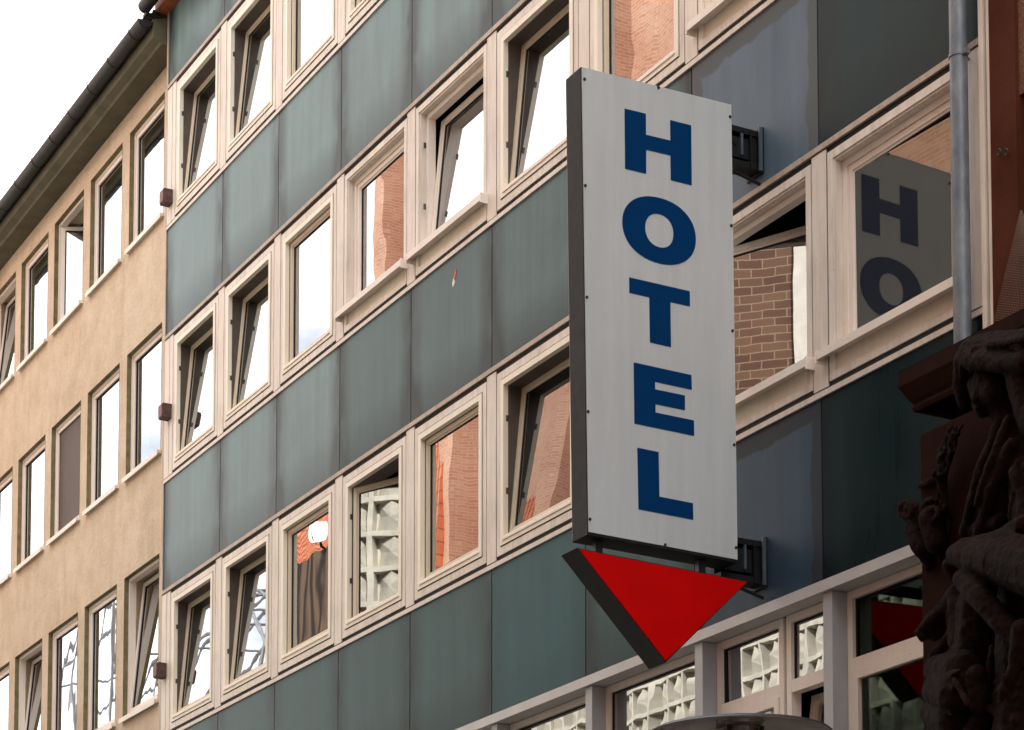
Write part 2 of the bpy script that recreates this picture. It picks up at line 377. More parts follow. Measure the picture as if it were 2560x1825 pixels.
# eave with red-brown soffit boards and a gutter end
MB().box(XL-.075, XR+.2, -.165, .098, 17.002, 17.16).box(XL-.075, XR+.2, -.19, .098, 17.162, 17.355).build('eave', M['rust'], hotel)
MB().tube([(XL-.13, -.285, 17.07), (XR+.3, -.285, 17.07)], .085, 20).build('gutter', M['zinc_dark'], hotel, True)

# cladding panels (one part per sheet)
def panels(z0, z1, key):
    for n in range(0, 9):
        x0, x1 = nx(n)+.007, nx(n+1)-.007
        if n == 0: x0 = XL+.02
        if n == 8: x1 = XR-.07
        m = M['panel_shade'] if key == 3 else M['panel_half_shade'] if (key == 2 and n > 2) or (key == 1 and n > 5) else M['panel']  # lit to shaded copies, stepping down towards the lower right
        if key == 1 and n == 7: m = M['panel_sky_refl'] if False else m
        if key == 2 and n == 7: m = M['panel_sky_refl']
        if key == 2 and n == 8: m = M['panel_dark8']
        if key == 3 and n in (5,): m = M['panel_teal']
        if key == 3 and n == 7: m = M['panel_sky_refl_low']
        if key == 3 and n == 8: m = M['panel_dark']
        o = MB().box(x0, x1, .0, .03, z0+.004, z1-.004).build('cladding_panel', m, hotel)
M['panel_dark8'] = panel_mat('cladding_dark_grey', (.007, .025, .028, 1), (.019, .042, .045, 1), .40, .5, spec=.10)  # dark reflection at the right end painted into the colour
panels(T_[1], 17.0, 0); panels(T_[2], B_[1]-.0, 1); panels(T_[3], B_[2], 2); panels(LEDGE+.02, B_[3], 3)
# dark backing seen in the joints
bk = MB()
for z0, z1 in ((T_[1], 17.0), (T_[2], B_[1]), (T_[3], B_[2]), (LEDGE, B_[3])): bk.box(XL+.01, XR-.01, .034, .098, z0+.01, z1-.01)
bk.build('joint_backing', M['gap'], hotel)
MB().box(XL-.03, XL+.018, -.012, .30, 6.3, 17.0).build('corner_strip', M['rail'], hotel)

# horizontal rails at the top and the foot of every band, with the shadow gaps between
for b in (1, 2, 3):
    t, f = T_[b], B_[b]
    MB().box(XL+.02, XR, -.022, .03, t-.032, t+.012).build('rail', M['rail'], hotel)
    MB().box(XL+.02, XR, -.016, .03, f-.012, f+.030).build('rail', M['mull'], hotel)
    MB().box(XL+.02, XR, -.001, .098, t-.080, t-.034).box(XL+.02, XR, -.001, .098, f+.032, f+.072).build('shadow_gap', M['gap'], hotel)
# mullion covers
def mullion(b, n, x0, x1):
    MB().box(x0, x1, -.012, .02, B_[b]+.045, T_[b]-.045).build('mullion', M['mull'], hotel)
    MB().box(x0-.014, x1+.016, -.005, .098, B_[b]+.074, T_[b]-.082).build('mullion_backing', M['gap'], hotel)
for b in (1, 2, 3):
    for n in range(0, 10):
        if n == 0: mullion(b, n, XL+.022, nx(0)-.03); mullion(b, n, nx(0)-.014, nx(0)+.10)
        elif n == 9: mullion(b, n, nx(8.955), nx(9.085))
        else: mullion(b, n, nx(n)-.075, nx(n)+.10)

def make_window(b, n, style='plain', tilt=0, turn=0, glass='glass', rx=0, rz=0, label=None):
    x0, x1 = nx(n)+.118, nx(n+1)-.088
    z0, z1 = B_[b]+.074, T_[b]-.082
    rec = .10 if style == 'deep' else 0.0
    fr = MB()
    if style == 'deep':
        fr.ring(x0, x1, z0, z1, .062, -.012, .06)
        w = fr.build('window', M['frame'], hotel)
        # lining of the deep reveal, inner frame, apron, projecting metal sill
        MB().ring(x0+.062, x1-.062, z0+.20, z1-.062, .018, .000, .16).build('reveal', M['mull'], w)
        MB().box(x0+.062, x1-.062, .012, .03, z0+.062, z0+.19).build('apron', M['frame_in'], w)
        MB().box(x0-.05, x1+.015, -.085, .11, z0+.192, z0+.222).box(x0-.05, x1+.015, -.09, -.083, z0+.162, z0+.224)\
            .box(x1+.017, x1+.03, -.092, .02, z0+.14, z0+.235).box(x0-.066, x0-.052, -.092, .02, z0+.14, z0+.235).build('sill', M['white'], w)
        a0, a1, c0, c1 = x0+.082, x1-.082, z0+.222, z1-.082
        MB().ring(a0, a1, c0, c1, .05, .062, .14).build('inner_frame', M['white'], w)
        o0, o1, q0, q1 = a0+.05, a1-.05, c0+.05, c1-.05
        ys = .075
    else:
        fr.ring(x0, x1, z0, z1, .070, -.012, .06)
        w = fr.build('window', M['frame'], hotel)
        a0, a1, c0, c1 = x0+.076, x1-.076, z0+.076, z1-.076
        MB().ring(a0+.006, a1-.006, c0+.006, c1-.006, .056, -.020, .030, wb=.079).build('inner_frame', M['frame_in'], w)
        MB().ring(a0-.008, a1+.008, c0-.008, c1+.008, .016, -.010, .028).build('frame_joint', M['gap'], w)
        MB().ring(a0+.01, a1-.01, c0+.01, c1-.01, .058, .031, .20, wb=.079).build('rebate', M['rebate'], w)
        MB().box(a0+.05, a1-.05, -.030, .02, c0+.045, c0+.062).build('drip_bar', M['white'], w)
        o0, o1, q0, q1 = a0+.062, a1-.062, c0+.085, c1-.062
        ys = .036
    # sash, tilting about its foot or turning about its left stile
    e = .012 if not tilt and not turn else -.004
    s0, s1, r0, r1 = o0-e, o1+e, q0-e, q1+e
    if tilt == 0 and turn == 0: s0, s1, r0, r1 = o0+.004, o1-.004, q0+.004, q1-.004
    if tilt:
        Rm = Matrix.Rotation(-R(tilt), 3, 'X'); P = V(0, ys+.07, r0)
    else:
        Rm = Matrix.Rotation(R(turn), 3, 'Z'); P = V(s0, ys+.03, 0)
    def T(q): return P+Rm@(q-P)
    sm = M['white'] if style == 'deep' else M['sash']
    sw = .045
    sh = MB().ring(s0, s1, r0, r1, sw, ys, ys+.062, T).ring(s0+sw, s1-sw, r0+sw, r1-sw, .018, ys+.012, ys+.05, T).build('sash', sm, w)
    MB().ring(s0+sw+.018, s1-sw-.018, r0+sw+.018, r1-sw-.018, .008, ys+.02, ys+.042, T).build('gasket', M['gap'], w)
    Rg = Matrix.Rotation(R(rx), 3, 'X') @ Matrix.Rotation(R(rz), 3, 'Z')
    cc = V((s0+s1)/2, ys+.032, (r0+r1)/2)
    def TG(q): return T(cc+Rg@(q-cc))
    g = sw+.02
    MB().box(s0+g, s1-g, ys+.029, ys+.034, r0+g, r1-g, TG).build('pane', M[glass], w)
    if glass == 'glass_clear':
        MB().box(s0+g, s1-g, ys+.052, ys+.056, r0+g, r1-g, TG).build('inner_pane', M['glass_clear'], w)
    if tilt or style == 'plain' and turn:
        for zz in (q0+.30*(q1-q0), q0+.78*(q1-q0)):
            MB().box(o0-.004, o0+.006, .008, .034, zz-.028, zz+.028).build('hinge', M['hinge'], w)
    if label: w['label'] = label
    return w, (s0, s1, r0, r1)

W_ = {}
def win(b, n, **k): W_[(b, n)] = make_window(b, n, **k)
win(1, 0, tilt=5.5); win(1, 1, tilt=5.5); win(1, 2); win(1, 3, tilt=5.5)
for n in (4, 5, 6, 7, 8): win(1, n)
win(2, 0, tilt=5.2); win(2, 1, tilt=5.2); win(2, 2)
win(2, 3, style='deep', glass='glass_wavy', label='deep set window with metal sill and brick reflection')
win(2, 4, style='deep', tilt=5.5); win(2, 5, tilt=5.5); win(2, 6, glass='glass_wavy'); win(2, 7, style='deep'); win(2, 8)
win(3, 0, tilt=5.2); win(3, 1, tilt=5.2); win(3, 2, glass='glass_wavy'); win(3, 3, turn=24, glass='glass_wavy')
win(3, 4, glass='glass_wavy'); win(3, 5, tilt=5.5, glass='glass_half'); win(3, 6)
win(3, 7, style='deep', turn=24, glass='glass'); win(3, 8, style='deep', glass='glass_clear', rx=.35, rz=1.8, label='deep set window reflecting the sign letters')

# ground floor: ledge, pillars, mullioned lights with transoms
MB().box(XL, nx(9.05), -.035, .14, 6.205, LEDGE+.012).build('ledge', M['ledge'], hotel)
for n in range(0, 9):
    MB().box(nx(n), nx(n)+.108, -.004, .16, .45, 6.20).build('pillar', M['pillar'], hotel)
MB().box(XL, XR, .16, .40, .02, .45).build('plinth', M['sandstone_wall'], hotel)
MB().box(XL+.1, XR, .17, .36, 3.1, 4.2).build('spandrel', M['panel_shade'], hotel)
TZ = 5.66
def ground_light(x0, x1, opening=0, lower=True, rx=0, rz=0, glass='glass_ground'):
    y0 = .128
    w = MB().ring(x0, x1, 4.2, 6.20, .058, y0, y0+.09).box(x0+.058, x1-.058, y0+.002, y0+.085, TZ-.05, TZ+.045).build('window', M['white'], hotel)
    Rg = Matrix.Rotation(R(rx), 3, 'X') @ Matrix.Rotation(R(rz), 3, 'Z')
    cc = V((x0+x1)/2, y0+.05, 5.9)
    MB().ring(x0+.058, x1-.058, TZ+.045, 6.142, .010, y0+.03, y0+.06).build('gasket', M['gap'], w)
    MB().box(x0+.066, x1-.066, y0+.042, y0+.046, TZ+.053, 6.134, lambda q: cc+Rg@(q-cc)).build('pane', M[glass], w)
    P = V(x0+.062, y0+.03, 0); P2 = V(0, y0+.06, 4.26)
    Rt = Matrix.Rotation(-R(opening), 3, 'X')
    TT = (lambda q: P2+Rt@(q-P2))
    a0, a1, c0, c1 = x0+.062, x1-.062, 4.262, TZ-.054
    s = MB().ring(a0, a1, c0, c1, .06, y0-.006, y0+.06, TT).build('sash', M['white'], w)
    MB().box(a0+.055, a1-.055, y0+.028, y0+.033, c0+.055, c1-.055, TT).build('pane', M['glass_dim' if glass == 'glass_dim' else 'glass'], w)
    return w
for n in range(0, 9):
    a, b = nx(n)+.112, nx(n+1)-.004
    if n == 8: b = nx(8.98)
    if n == 7:
        m = nx(7.62)-.02
        ground_light(a, m-.02, 0, rx=.5, rz=-.8); ground_light(m+.02, b, 8, rx=-.3, rz=.6)
        MB().box(m-.018, m+.018, .16, .22, 4.2, 6.20).build('divider', M['gap'], hotel)
    elif n == 8: ground_light(a, b, 0, glass='glass_dim')
    else: ground_light(a, b, 0, rx=random.uniform(-.3, .3), rz=random.uniform(-.3, .3))
# shop front below
for n in range(0, 9):
    a, b = nx(n)+.112, nx(n+1)-.004
    w = MB().ring(a, b, .45, 3.1, .06, .128, .20).build('shop_window', M['white'], hotel)
    MB().box(a+.06, b-.06, .16, .166, .51, 3.04).build('pane', M['glass'], w)

# ------------------------------------------------------------------ curtains inside
def curtain(x0, x1, y, z0, z1, mat, label, folds=9, amp=.03):
    n = folds*6; vs = []; fs = []
    for i in range(n+1):
        x = x0+(x1-x0)*i/n; yy = y+amp*math.sin(i/6*2*math.pi)+random.uniform(-.004, .004)
        vs += [(x, yy, z0), (x, yy, z1), (x, yy+.006, z0), (x, yy+.006, z1)]
    for i in range(n):
        a = i*4; fs += [(a, a+4, a+5, a+1), (a+2, a+3, a+7, a+6), (a+1, a+5, a+7, a+3), (a, a+2, a+6, a+4)]
    o = MB().add(vs, fs).build('curtain', mat, None, True)
    return tag(o, label, 'curtain', 'curtains inside the hotel windows')
curtain(nx(2.12), nx(2.95), .45, B_[3], T_[3]+.1, M['curtain_brown'], 'brown striped curtain behind the window that reflects the satellite dish', 10)
curtain(nx(3.30), nx(4.05), .85, B_[3], T_[3]+.1, M['curtain_ochre'], 'ochre curtain behind the hinged open window beside the dish reflection', 8)
curtain(nx(7.25), nx(8.05), .90, B_[3], T_[3]+.1, M['curtain_ochre'], 'ochre curtain in the open window right of the sign', 8)
curtain(nx(7.40), nx(7.66), .80, B_[3], T_[3]-.35, M['curtain_white'], 'white curtain in the open window right of the sign', 3, .015)

# ------------------------------------------------------------------ stickers
p = at(1135, 700); e = .002
o = thing('sticker', (p.x, 0, p.z), 'small torn red and white sticker on a grey cladding panel', 'sticker')
MB().prism([(-.005, .03), (.035, .0), (.055, .09), (.02, .075)], -.004, 0, lambda q, t: V(p.x+q[0], t, p.z+q[1])).build('red_paper', M['sticker_red'], o)
MB().prism([(-.035, -.03), (-.01, -.07), (.028, -.03), (-.007, .025)], -.004, 0, lambda q, t: V(p.x+q[0], t, p.z+q[1])).build('white_paper', M['sticker_white'], o)

# ------------------------------------------------------------------ hotel sign
XS = -14.13
sign = thing('hotel_sign', (XS-.13, -1.02, 6.53), 'tall white box sign reading HOTEL in blue capitals, hung on black brackets', 'sign')
# corners (y, z) of the face, as hung a little out of plumb
FC = [(-1.687, 9.989), (-.381, 10.015), (-.355, 6.524), (-1.640, 6.548)]
D = .225
MB().prism(FC, -D, -.006, lambda q, t: V(XS+t, q[0], q[1])).build('casing', M['signbox'], sign, bevel=.006)
FI = [(-1.681, 9.983), (-.387, 10.009), (-.361, 6.545), (-1.634, 6.569)]
MB().prism(FI, -.006, .002, lambda q, t: V(XS+t, q[0], q[1])).build('face_panel', M['signface'], sign)
MB().prism(FI, -D-.008, -D+.001, lambda q, t: V(XS+t, q[0], q[1])).build('face_panel', M['signface'], sign)
def crop(ox, oy, s): return lambda l: [(ox+x/s, oy+y/s) for x, y in l]
cA = crop(1380, 100, 2.3207); cT = crop(1540, 680, 4.921); cE = crop(1540, 890, 3.867)
glyph = {
 'H': cA([(422,397),(545,427),(546,549),(688,583),(686,464),(808,495),(811,842),(690,812),(688,669),(547,636),(547,775),(425,746)]),
 'T': cT([(163,64),(909,236),(911,421),(670,369),(678,923),(420,865),(411,310),(167,253)]),
 'E': cE([(172,61),(730,183),(734,325),(378,248),(379,321),(667,381),(668,523),(382,464),(383,545),(754,622),(757,771),(180,652)]),
 'L': cE([(208,886),(413,928),(421,1359),(745,1422),(748,1583),(219,1480)])}
def slab(me_loops, x0, x1, name):
    "letter as a thin raised sheet; loops in (y, z), the second loop is a hole"
    bm = bmesh.new(); lv = []
    for lp in me_loops:
        lv.append([bm.verts.new((x1, y, z)) for y, z in lp])
    if len(lv) == 1: bm.faces.new(lv[0])
    else:
        n = len(lv[0])
        for i in range(n): bm.faces.new((lv[0][i], lv[0][(i+1) % n], lv[1][(i+1) % n], lv[1][i]))
    r = bmesh.ops.extrude_face_region(bm, geom=bm.faces[:])
    for v in r['geom']:
        if isinstance(v, bmesh.types.BMVert): v.co.x = x0
    bmesh.ops.recalc_face_normals(bm, faces=bm.faces)
    loc = sign.location
    for v in bm.verts: v.co -= loc
    me = bpy.data.meshes.new(name); bm.to_mesh(me); bm.free(); me.materials.append(M['blue'])
    o = bpy.data.objects.new(name, me); COL.objects.link(o); o.parent = sign; return o
def pos(uv): q = at(uv[0], uv[1], 0, XS+.006); return (q.y, q.z)
def shear_ellipse(cu, cv, a, b, s, k, n=72):
    out = []
    for i in range(n):
        t = 2*math.pi*i/n; c, d = math.cos(t), math.sin(t)
        c = math.copysign(abs(c)**(2/k), c); d = math.copysign(abs(d)**(2/k), d)
        u = a*c; out.append((1380+(cu+u)/2.3207, 100+(cv+s*u+b*d)/2.3207))
    return out
for ch in 'HTEL':
    slab([[pos(q) for q in glyph[ch]]], XS+.0025, XS+.006, 'letter')
    # the same letter on the back face, reading from the other side
slab([[pos(q) for q in shear_ellipse(622, 1105, 213, 190, .246, 2.15)], [pos(q) for q in shear_ellipse(623.5, 1106, 82, 96, .24, 2.15)]], XS+.0025, XS+.006, 'letter')
# rivets
rv = [(1461, 198), (1646, 219), (1825, 292), (1463, 464), (1828, 564), (1467, 743), (1831, 827), (1470, 1029), (1835, 1112), (1474.5, 1298), (1662.6, 1362), (1840, 1369)]
for u, v in rv:
    q = at(u, v, 0, XS+.004); MB().tube([(XS+.002, q.y, q.z), (XS+.010, q.y, q.z)], .011, 10).build('screw', M['black'], sign)
# brackets to the wall
def bracket(ztop, zbot, nm):
    x0, x1 = XS-.34, XS-.13
    b = MB().box(x0, x1, -.018, -.002, zbot, ztop)
    for zz in (ztop-.05, zbot+.05): b.box(x0+.03, x1-.03, -.40, -.018, zz-.022, zz+.022)
    b.box(x0+.05, x0+.09, -.40, -.018, zbot+.05, ztop-.05).box(x1-.09, x1-.05, -.36, -.018, zbot+.10, ztop-.10)
    b.box(x0+.02, x1-.02, -.11, -.10, zbot+.03, ztop-.03)
    b.tube([(XS-.2, -.36, zbot+.02), (XS-.16, -.02, zbot-.08)], .014).tube([(XS-.14, -.37, ztop-.1), (XS-.25, -.03, zbot+.1)], .012)
    b.box(x0+.02, x1-.045, -.098, -.019, zbot+.035, ztop-.035).box(x0+.10, x1-.10, -.37, -.112, zbot+.10, ztop-.10)
    br = b.build('bracket', M['bracket'], sign)
    MB().box(x1-.004, x1+.010, -.050, -.020, zbot+.01, ztop-.01).box(x1-.05, x1-.03, -.19, -.17, zbot+.12, ztop-.06).build('edge_strip', M['bracket_light'], br)
bracket(9.98, 9.62, 'top'); bracket(6.80, 6.42, 'bottom')
# red arrow below, its own casing, held by two stubs
TR = [(-1.731, 6.440), (-.267, 6.395), (-.993, 5.698)]
MB().prism(TR, -D, -.004, lambda q, t: V(XS+t, q[0], q[1])).build('arrow_casing', M['black'], sign)
cx_, cz_ = sum(p[0] for p in TR)/3, sum(p[1] for p in TR)/3
TI = [(cx_+(y-cx_)*.978, cz_+(z-cz_)*.965) for y, z in TR]
MB().prism(TI, -.004, .003, lambda q, t: V(XS+t, q[0], q[1])).build('arrow_face', M['red'], sign)
MB().prism(TI, -D-.006, -D+.001, lambda q, t: V(XS+t, q[0], q[1])).build('arrow_face', M['red'], sign)
for yy in (-1.50, -.62): MB().box(XS-.13, XS-.08, yy-.03, yy+.03, 6.40, 6.56).build('stub', M['black'], sign)

# ------------------------------------------------------------------ downpipe
dp = thing('downpipe', (-11.85, -.10, 0), 'round galvanised downpipe running down beside the letter reflecting window', 'pipe')
xp, yp = -11.862, -.10
MB().tube([(xp, yp, .1), (xp, yp, 17.4)], .060, 24).build('pipe', M['zinc'], dp, True)
for zz in (9.43, 5.6, 13.2):
    MB().lathe((xp, yp, zz), [(.061, -.012), (.066, -.012), (.066, .012), (.061, .012)], 24).box(xp+.06, xp+.095, yp-.02, yp+.02, zz-.018, zz+.018)\
        .tube([(xp, yp, zz), (xp, .02, zz)], .010).build('pipe_clamp', M['zinc'], dp)
# corner profile of the hotel
MB().box(nx(9.085)+.01, nx(9.10)+.03, -.045, .05, .1, 17.4).box(nx(9.10)+.045, nx(9.155), -.030, .05, .1, 17.4).build('corner_profile', M['mull'], hotel)

# ------------------------------------------------------------------ tan building on the left
tan = thing('plaster_building', (-40, 4, 0), 'tan plastered building with recessed white windows, left of the cladding', 'building')
TX1 = XL-.032; TX0 = -52.0
rows = [(14.68, 16.32), (11.56, 13.26), (8.33, 10.23), (5.15, 7.05), (2.0, 3.9)]
SP = 1.625; WX = -29.28; WW = 1.326; NB = 13
YT = .20; yw0, yw1 = YT, YT+.35
st = MB()
edges = [(WX-k*SP, WX-k*SP+WW) for k in range(NB)]
ztop = 16.635
zs = [0.0]
# piers and bands butted end to end
prev = TX1
for (a, b) in edges:
    st.box(b, prev, yw0, yw1, 0, ztop); prev = a
st.box(TX0, prev, yw0, yw1, 0, ztop)
for (a, b) in edges:
    zc = 0
    for (r0, r1) in sorted(rows):
        st.box(a, b, yw0, yw1, zc, r0); zc = r1
    st.box(a, b, yw0, yw1, zc, ztop)
bm_o = st.build('wall', M['stucco'], tan)
MB().box(TX0, TX1-.01, 2.4, 8, 0, 16.9).box(TX0, TX0+.2, yw1, 2.4, 0, 16.9).box(TX1-.21, TX1-.01, yw1, 2.4, 0, 16.9).build('rear_body', M['inside'], tan)
MB().box(TX0+.2, TX1-.21, yw1, 2.4, 11.0, 11.3).box(TX0+.2, TX1-.21, yw1, 2.4, 14.1, 14.4).box(TX0+.2, TX1-.21, yw1, 2.4, 7.8, 8.0).box(TX0+.2, TX1-.21, yw1, 2.4, 16.9, 17.0).build('floor_slab', M['inside'], tan)
tilts = {(0, 4): ('tilt', 6), (0, 2): ('turn', 62), (2, 0): ('tilt', 5.5), (2, 3): ('tilt', 5.5)}
for ri, (r0, r1) in enumerate(rows):
    for k, (a, b) in enumerate(edges):
        if k > 9: continue
        d = YT+.060
        # darker olive lining of the opening
        w = MB().ring(a+.002, b-.002, r0+.002, r1-.002, .045, d, d+.09, wb=.07).build('window', M['white'], tan)
        MB().ring(a-.0, b+.0, r0-.0, r1+.0, .006, YT-.003, d-.002).build('reveal', M['reveal'], w)
        MB().box(a-.0, b+.03, YT-.055, d-.002, r0-.035, r0+.006).box(a-.0, b+.03, YT-.060, YT-.056, r0-.06, r0+.004).build('sill', M['white'], w)
        s0, s1, q0, q1 = a+.05, b-.05, r0+.075, r1-.05
        mode, ang = tilts.get((ri, k), ('', 0))
        if mode == 'tilt': Rm = Matrix.Rotation(-R(ang), 3, 'X'); P = V(0, d+.09, q0)
        else: Rm = Matrix.Rotation(R(ang), 3, 'Z'); P = V(s0, d+.03, 0)
        T = lambda q: P+Rm@(q-P)
        MB().ring(s0, s1, q0, q1, .055, d+.012, d+.075, T).build('sash', M['white'], w)
        MB().ring(s0+.055, s1-.055, q0+.055, q1-.055, .012, d+.03, d+.06, T).build('gasket', M['gap'], w)
        gl = 'glass_wavy' if ri == 2 else 'glass'
        if (ri, k) == (1, 2):
            MB().box(s0+.05, s1-.05, d+.035, d+.045, q0+.05, q1-.05).build('roller_blind', M['blind'], w)
        else:
            MB().box(s0+.06, s1-.06, d+.042, d+.047, q0+.06, q1-.06, T).build('pane', M[gl], w)
# eave: cove, soffit, half-round gutter with brackets, roof edge
prof = [(0.0, 16.34), (-.10, 16.30), (-.40, 16.24), (-.42, 16.56), (0.0, 16.60)]
prof = [(.54, 16.64), (.196, 16.64), (-.08, 16.60), (-.10, 16.63), (-.19, 16.67), (-.20, 16.90), (.54, 17.15)]
MB().prism(prof, TX0, TX1-.02, lambda q, t: V(t, q[0], q[1])).build('eave', M['eave'], tan)
gx1 = -27.33
g = MB(); rg = .10; gy, gz = -.295, 16.86; n = 14
o0 = len(g.v)
for x in (TX0, gx1):
    for rr in (rg, rg-.008):
        for j in range(n+1):
            a_ = math.pi+math.pi*j/n; g.v.append(V(x, gy+rr*math.cos(a_), gz+rr*math.sin(a_)))
k1 = n+1
for j in range(n):
    g.f += [[j, j+1, 2*k1+j+1, 2*k1+j], [k1+j, 3*k1+j, 3*k1+j+1, k1+j+1], [j, k1+j, k1+j+1, j+1], [2*k1+j, 2*k1+j+1, 3*k1+j+1, 3*k1+j]]
g.f += [[0, 2*k1, 3*k1, k1], [n, k1+n, 3*k1+n, 2*k1+n], [2*k1+j for j in range(n+1)]]
g.build('gutter', M['zinc_dark'], tan, True)
for k in range(26):
    x = gx1-.35-k*.82
    pts = [(x, gy+.104*math.cos(math.pi+math.pi*j/10), gz+.104*math.sin(math.pi+math.pi*j/10)) for j in range(11)]
    pts.insert(0, (x, gy-.104, gz+.015))
    MB().tube(pts, .006, 6).build('gutter_bracket', M['zinc_dark'], tan)
MB().prism([(-.30, 16.93), (-.22, 16.91), (.54, 17.17), (4.6, 19.9), (4.6, 20.0)], TX0, TX1-.03, lambda q, t: V(t, q[0], q[1])).build('roof', M['dark_wood'], tan)
MB().box(-27.42, TX1-.005, -.30, -.16, 16.93, 16.965).box(-27.36, TX1-.004, -.20, -.1, 16.97, 17.02).build('roof_flashing', M['zinc_dark'], tan)

# three small boxes on the joint between the buildings
for k, ((u, v), lab) in enumerate([((416, 494), 'small brown box on the building joint beside the topmost window row'),
                         ((413, 1030), 'small red and grey box on the building joint, middle of the three'),
                         ((400, 1677), 'small dark red box on the building joint, lowest of the three')]):
    q = at(u, v, 1, -.07)
    b = thing('wall_box', (q.x, 0, q.z), lab, 'wall box', 'small boxes on the building joint')
    MB().box(q.x-.075, q.x+.075, -.13, -.005, q.z-.09, q.z+.09).build('box_body', M['box_brown'], b, bevel=.006)
    MB().box(q.x-.06, q.x+.06, -.140, -.131, q.z-.075, q.z+.07).build('cover', simple('box_cover', (.20, .05, .045, 1) if k < 2 else (.13, .035, .03, 1), .5, var=.35, scale=20), b)
    MB().tube([(q.x-.02, -.07, q.z+.09), (q.x-.02, -.07, q.z+.115)], .018, 10).build('cable_gland', M['hinge'], b)

# ------------------------------------------------------------------ sandstone building on the right
sand = thing('sandstone_building', (-3, 3, 0), 'dark red sandstone building with corner pier and carved figures, right edge', 'building')
xw = nx(9.155)+.004
MB().box(xw, -11.36, -.05, .6, 0, 16).build('pilaster', M['sandstone_wall'], sand)
MB().box(-11.36, 6, -.02, .6, 8.96, 16).box(-11.0, 6, -.02, .6, 0, 8.96).build('wall', M['pebble'], sand)
MB().box(-11.36, -11.0, .25, .6, 0, 8.96).build('recess', M['black'], sand)
MB().box(xw+.1, 6, .6, 8, 0, 16).build('rear_body', M['sandstone_wall'], sand)
PY = -.75
xl = at(2299, 1100, 1, PY).x
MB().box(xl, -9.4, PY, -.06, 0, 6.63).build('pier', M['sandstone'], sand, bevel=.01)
cz = at(2286, 1027, 1, PY).z
prof = [(0, 0), (-.030, .0), (-.04, .03), (-.030, .06), (-.055, .09), (-.07, .12), (-.105, .19), (-.115, .21), (-.115, .33), (0, .33)]
# cornice with returned left end
cn = MB(); rings = []
for (o_, z_) in prof:
    z_ = cz-.02+z_*.80; o_ = o_*.80
    rings.append([V(xl+o_, -.06, z_), V(xl+o_, PY+o_, z_), V(-9.3, PY+o_, z_)])
vs = [p for r_ in rings for p in r_]
fs = []
for i in range(len(rings)-1):
    for j in range(2): fs.append((i*3+j, i*3+j+1, (i+1)*3+j+1, (i+1)*3+j))
cn.add(vs, fs); k = (len(rings)-1)*3
cn.add([V(xl, -.06, cz+.246), V(xl-.092, -.06, cz+.247), V(xl-.092, PY-.092, cz+.247), V(-9.3, PY-.092, cz+.247), V(-9.3, -.06, cz+.246)], [(0, 1, 2, 3, 4)])
cn.build('cornice', M['sandstone'], sand)

# carved figures: overlapping sculpted masses fused into one skin each
def sculpt(name, caps, mat, parent=None, voxel=.011, noise=.012, nscale=9):
    bm = bmesh.new()
    for (u1, v1, r1, y1, u2, v2, r2, y2) in caps:
        a = at(u1, v1, 1, y1); b = at(u2, v2, 1, y2); ra, rb = r1*depth(a)/FPX, r2*depth(b)/FPX
        L = (b-a).length; n = max(1, int(L/(min(ra, rb)*.28)))
        for i in range(n+1):
            t = i/n; r = ra+(rb-ra)*t
            bmesh.ops.create_icosphere(bm, subdivisions=2 if r > .03 else 1, radius=r, matrix=Matrix.Translation(a.lerp(b, t)))
    loc = parent.location if parent else Vector((0, 0, 0))
    for v in bm.verts: v.co -= loc
    me = bpy.data.meshes.new(name); bm.to_mesh(me); bm.free(); me.materials.append(mat)
    o = bpy.data.objects.new(name, me); COL.objects.link(o)
    if parent: o.parent = parent
    m = o.modifiers.new('fuse', 'REMESH'); m.mode = 'VOXEL'; m.voxel_size = voxel; m.use_smooth_shade = True
    m = o.modifiers.new('soft', 'SMOOTH'); m.factor = .6; m.iterations = 5
    tx = bpy.data.textures.new(name+'_wear', 'CLOUDS'); tx.noise_scale = .11; tx.noise_depth = 4
    m = o.modifiers.new('wear', 'DISPLACE'); m.texture = tx; m.strength = noise*2; m.mid_level = .5; m.texture_coords = 'GLOBAL'
    t2 = bpy.data.textures.new(name+'_chisel', 'VORONOI'); t2.noise_scale = .045
    m = o.modifiers.new('chisel', 'DISPLACE'); m.texture = t2; m.strength = noise*.6; m.mid_level = .4; m.texture_coords = 'GLOBAL'
    return o
draped = thing('draped_statue', (-10.9, -1.0, 5.2), 'dark stone figure with veiled bowed head against the pier', 'statue')
def c(a, b): return a+b
sculpt('veil', [ # drape over the head, falling either side
  (2430, 880, 38, -1.08, 2540, 872, 36, -1.12), (2412, 900, 30, -1.06, 2404, 960, 22, -1.05), (2404, 960, 22, -1.05, 2408, 1010, 16, -1.03),
  (2450, 862, 28, -1.0, 2640, 850, 40, -1.1), (2560, 900, 60, -1.05, 2600, 1050, 60, -1.05), (2430, 900, 30, -1.15, 2560, 905, 30, -1.2),
  (2640, 880, 80, -1.0, 2680, 1200, 90, -1.0), (2415, 880, 15, -1.14, 2402, 950, 8, -1.12), (2436, 872, 12, -1.2, 2424, 935, 7, -1.18), (2470, 862, 12, -1.22, 2560, 846, 12, -1.25)], M['carving'], draped)
sculpt('head', [ # bowed face in profile
  (2480, 950, 52, -1.02, 2500, 980, 56, -1.02), (2440, 960, 24, -1.06, 2446, 985, 22, -1.08), (2438, 985, 10, -1.12, 2434, 1002, 9, -1.14),
  (2450, 1010, 22, -1.06, 2456, 1030, 18, -1.06), (2444, 1018, 7, -1.12, 2440, 1022, 6, -1.12), (2500, 1000, 45, -.98, 2540, 1060, 50, -.95)], M['carving'], draped)
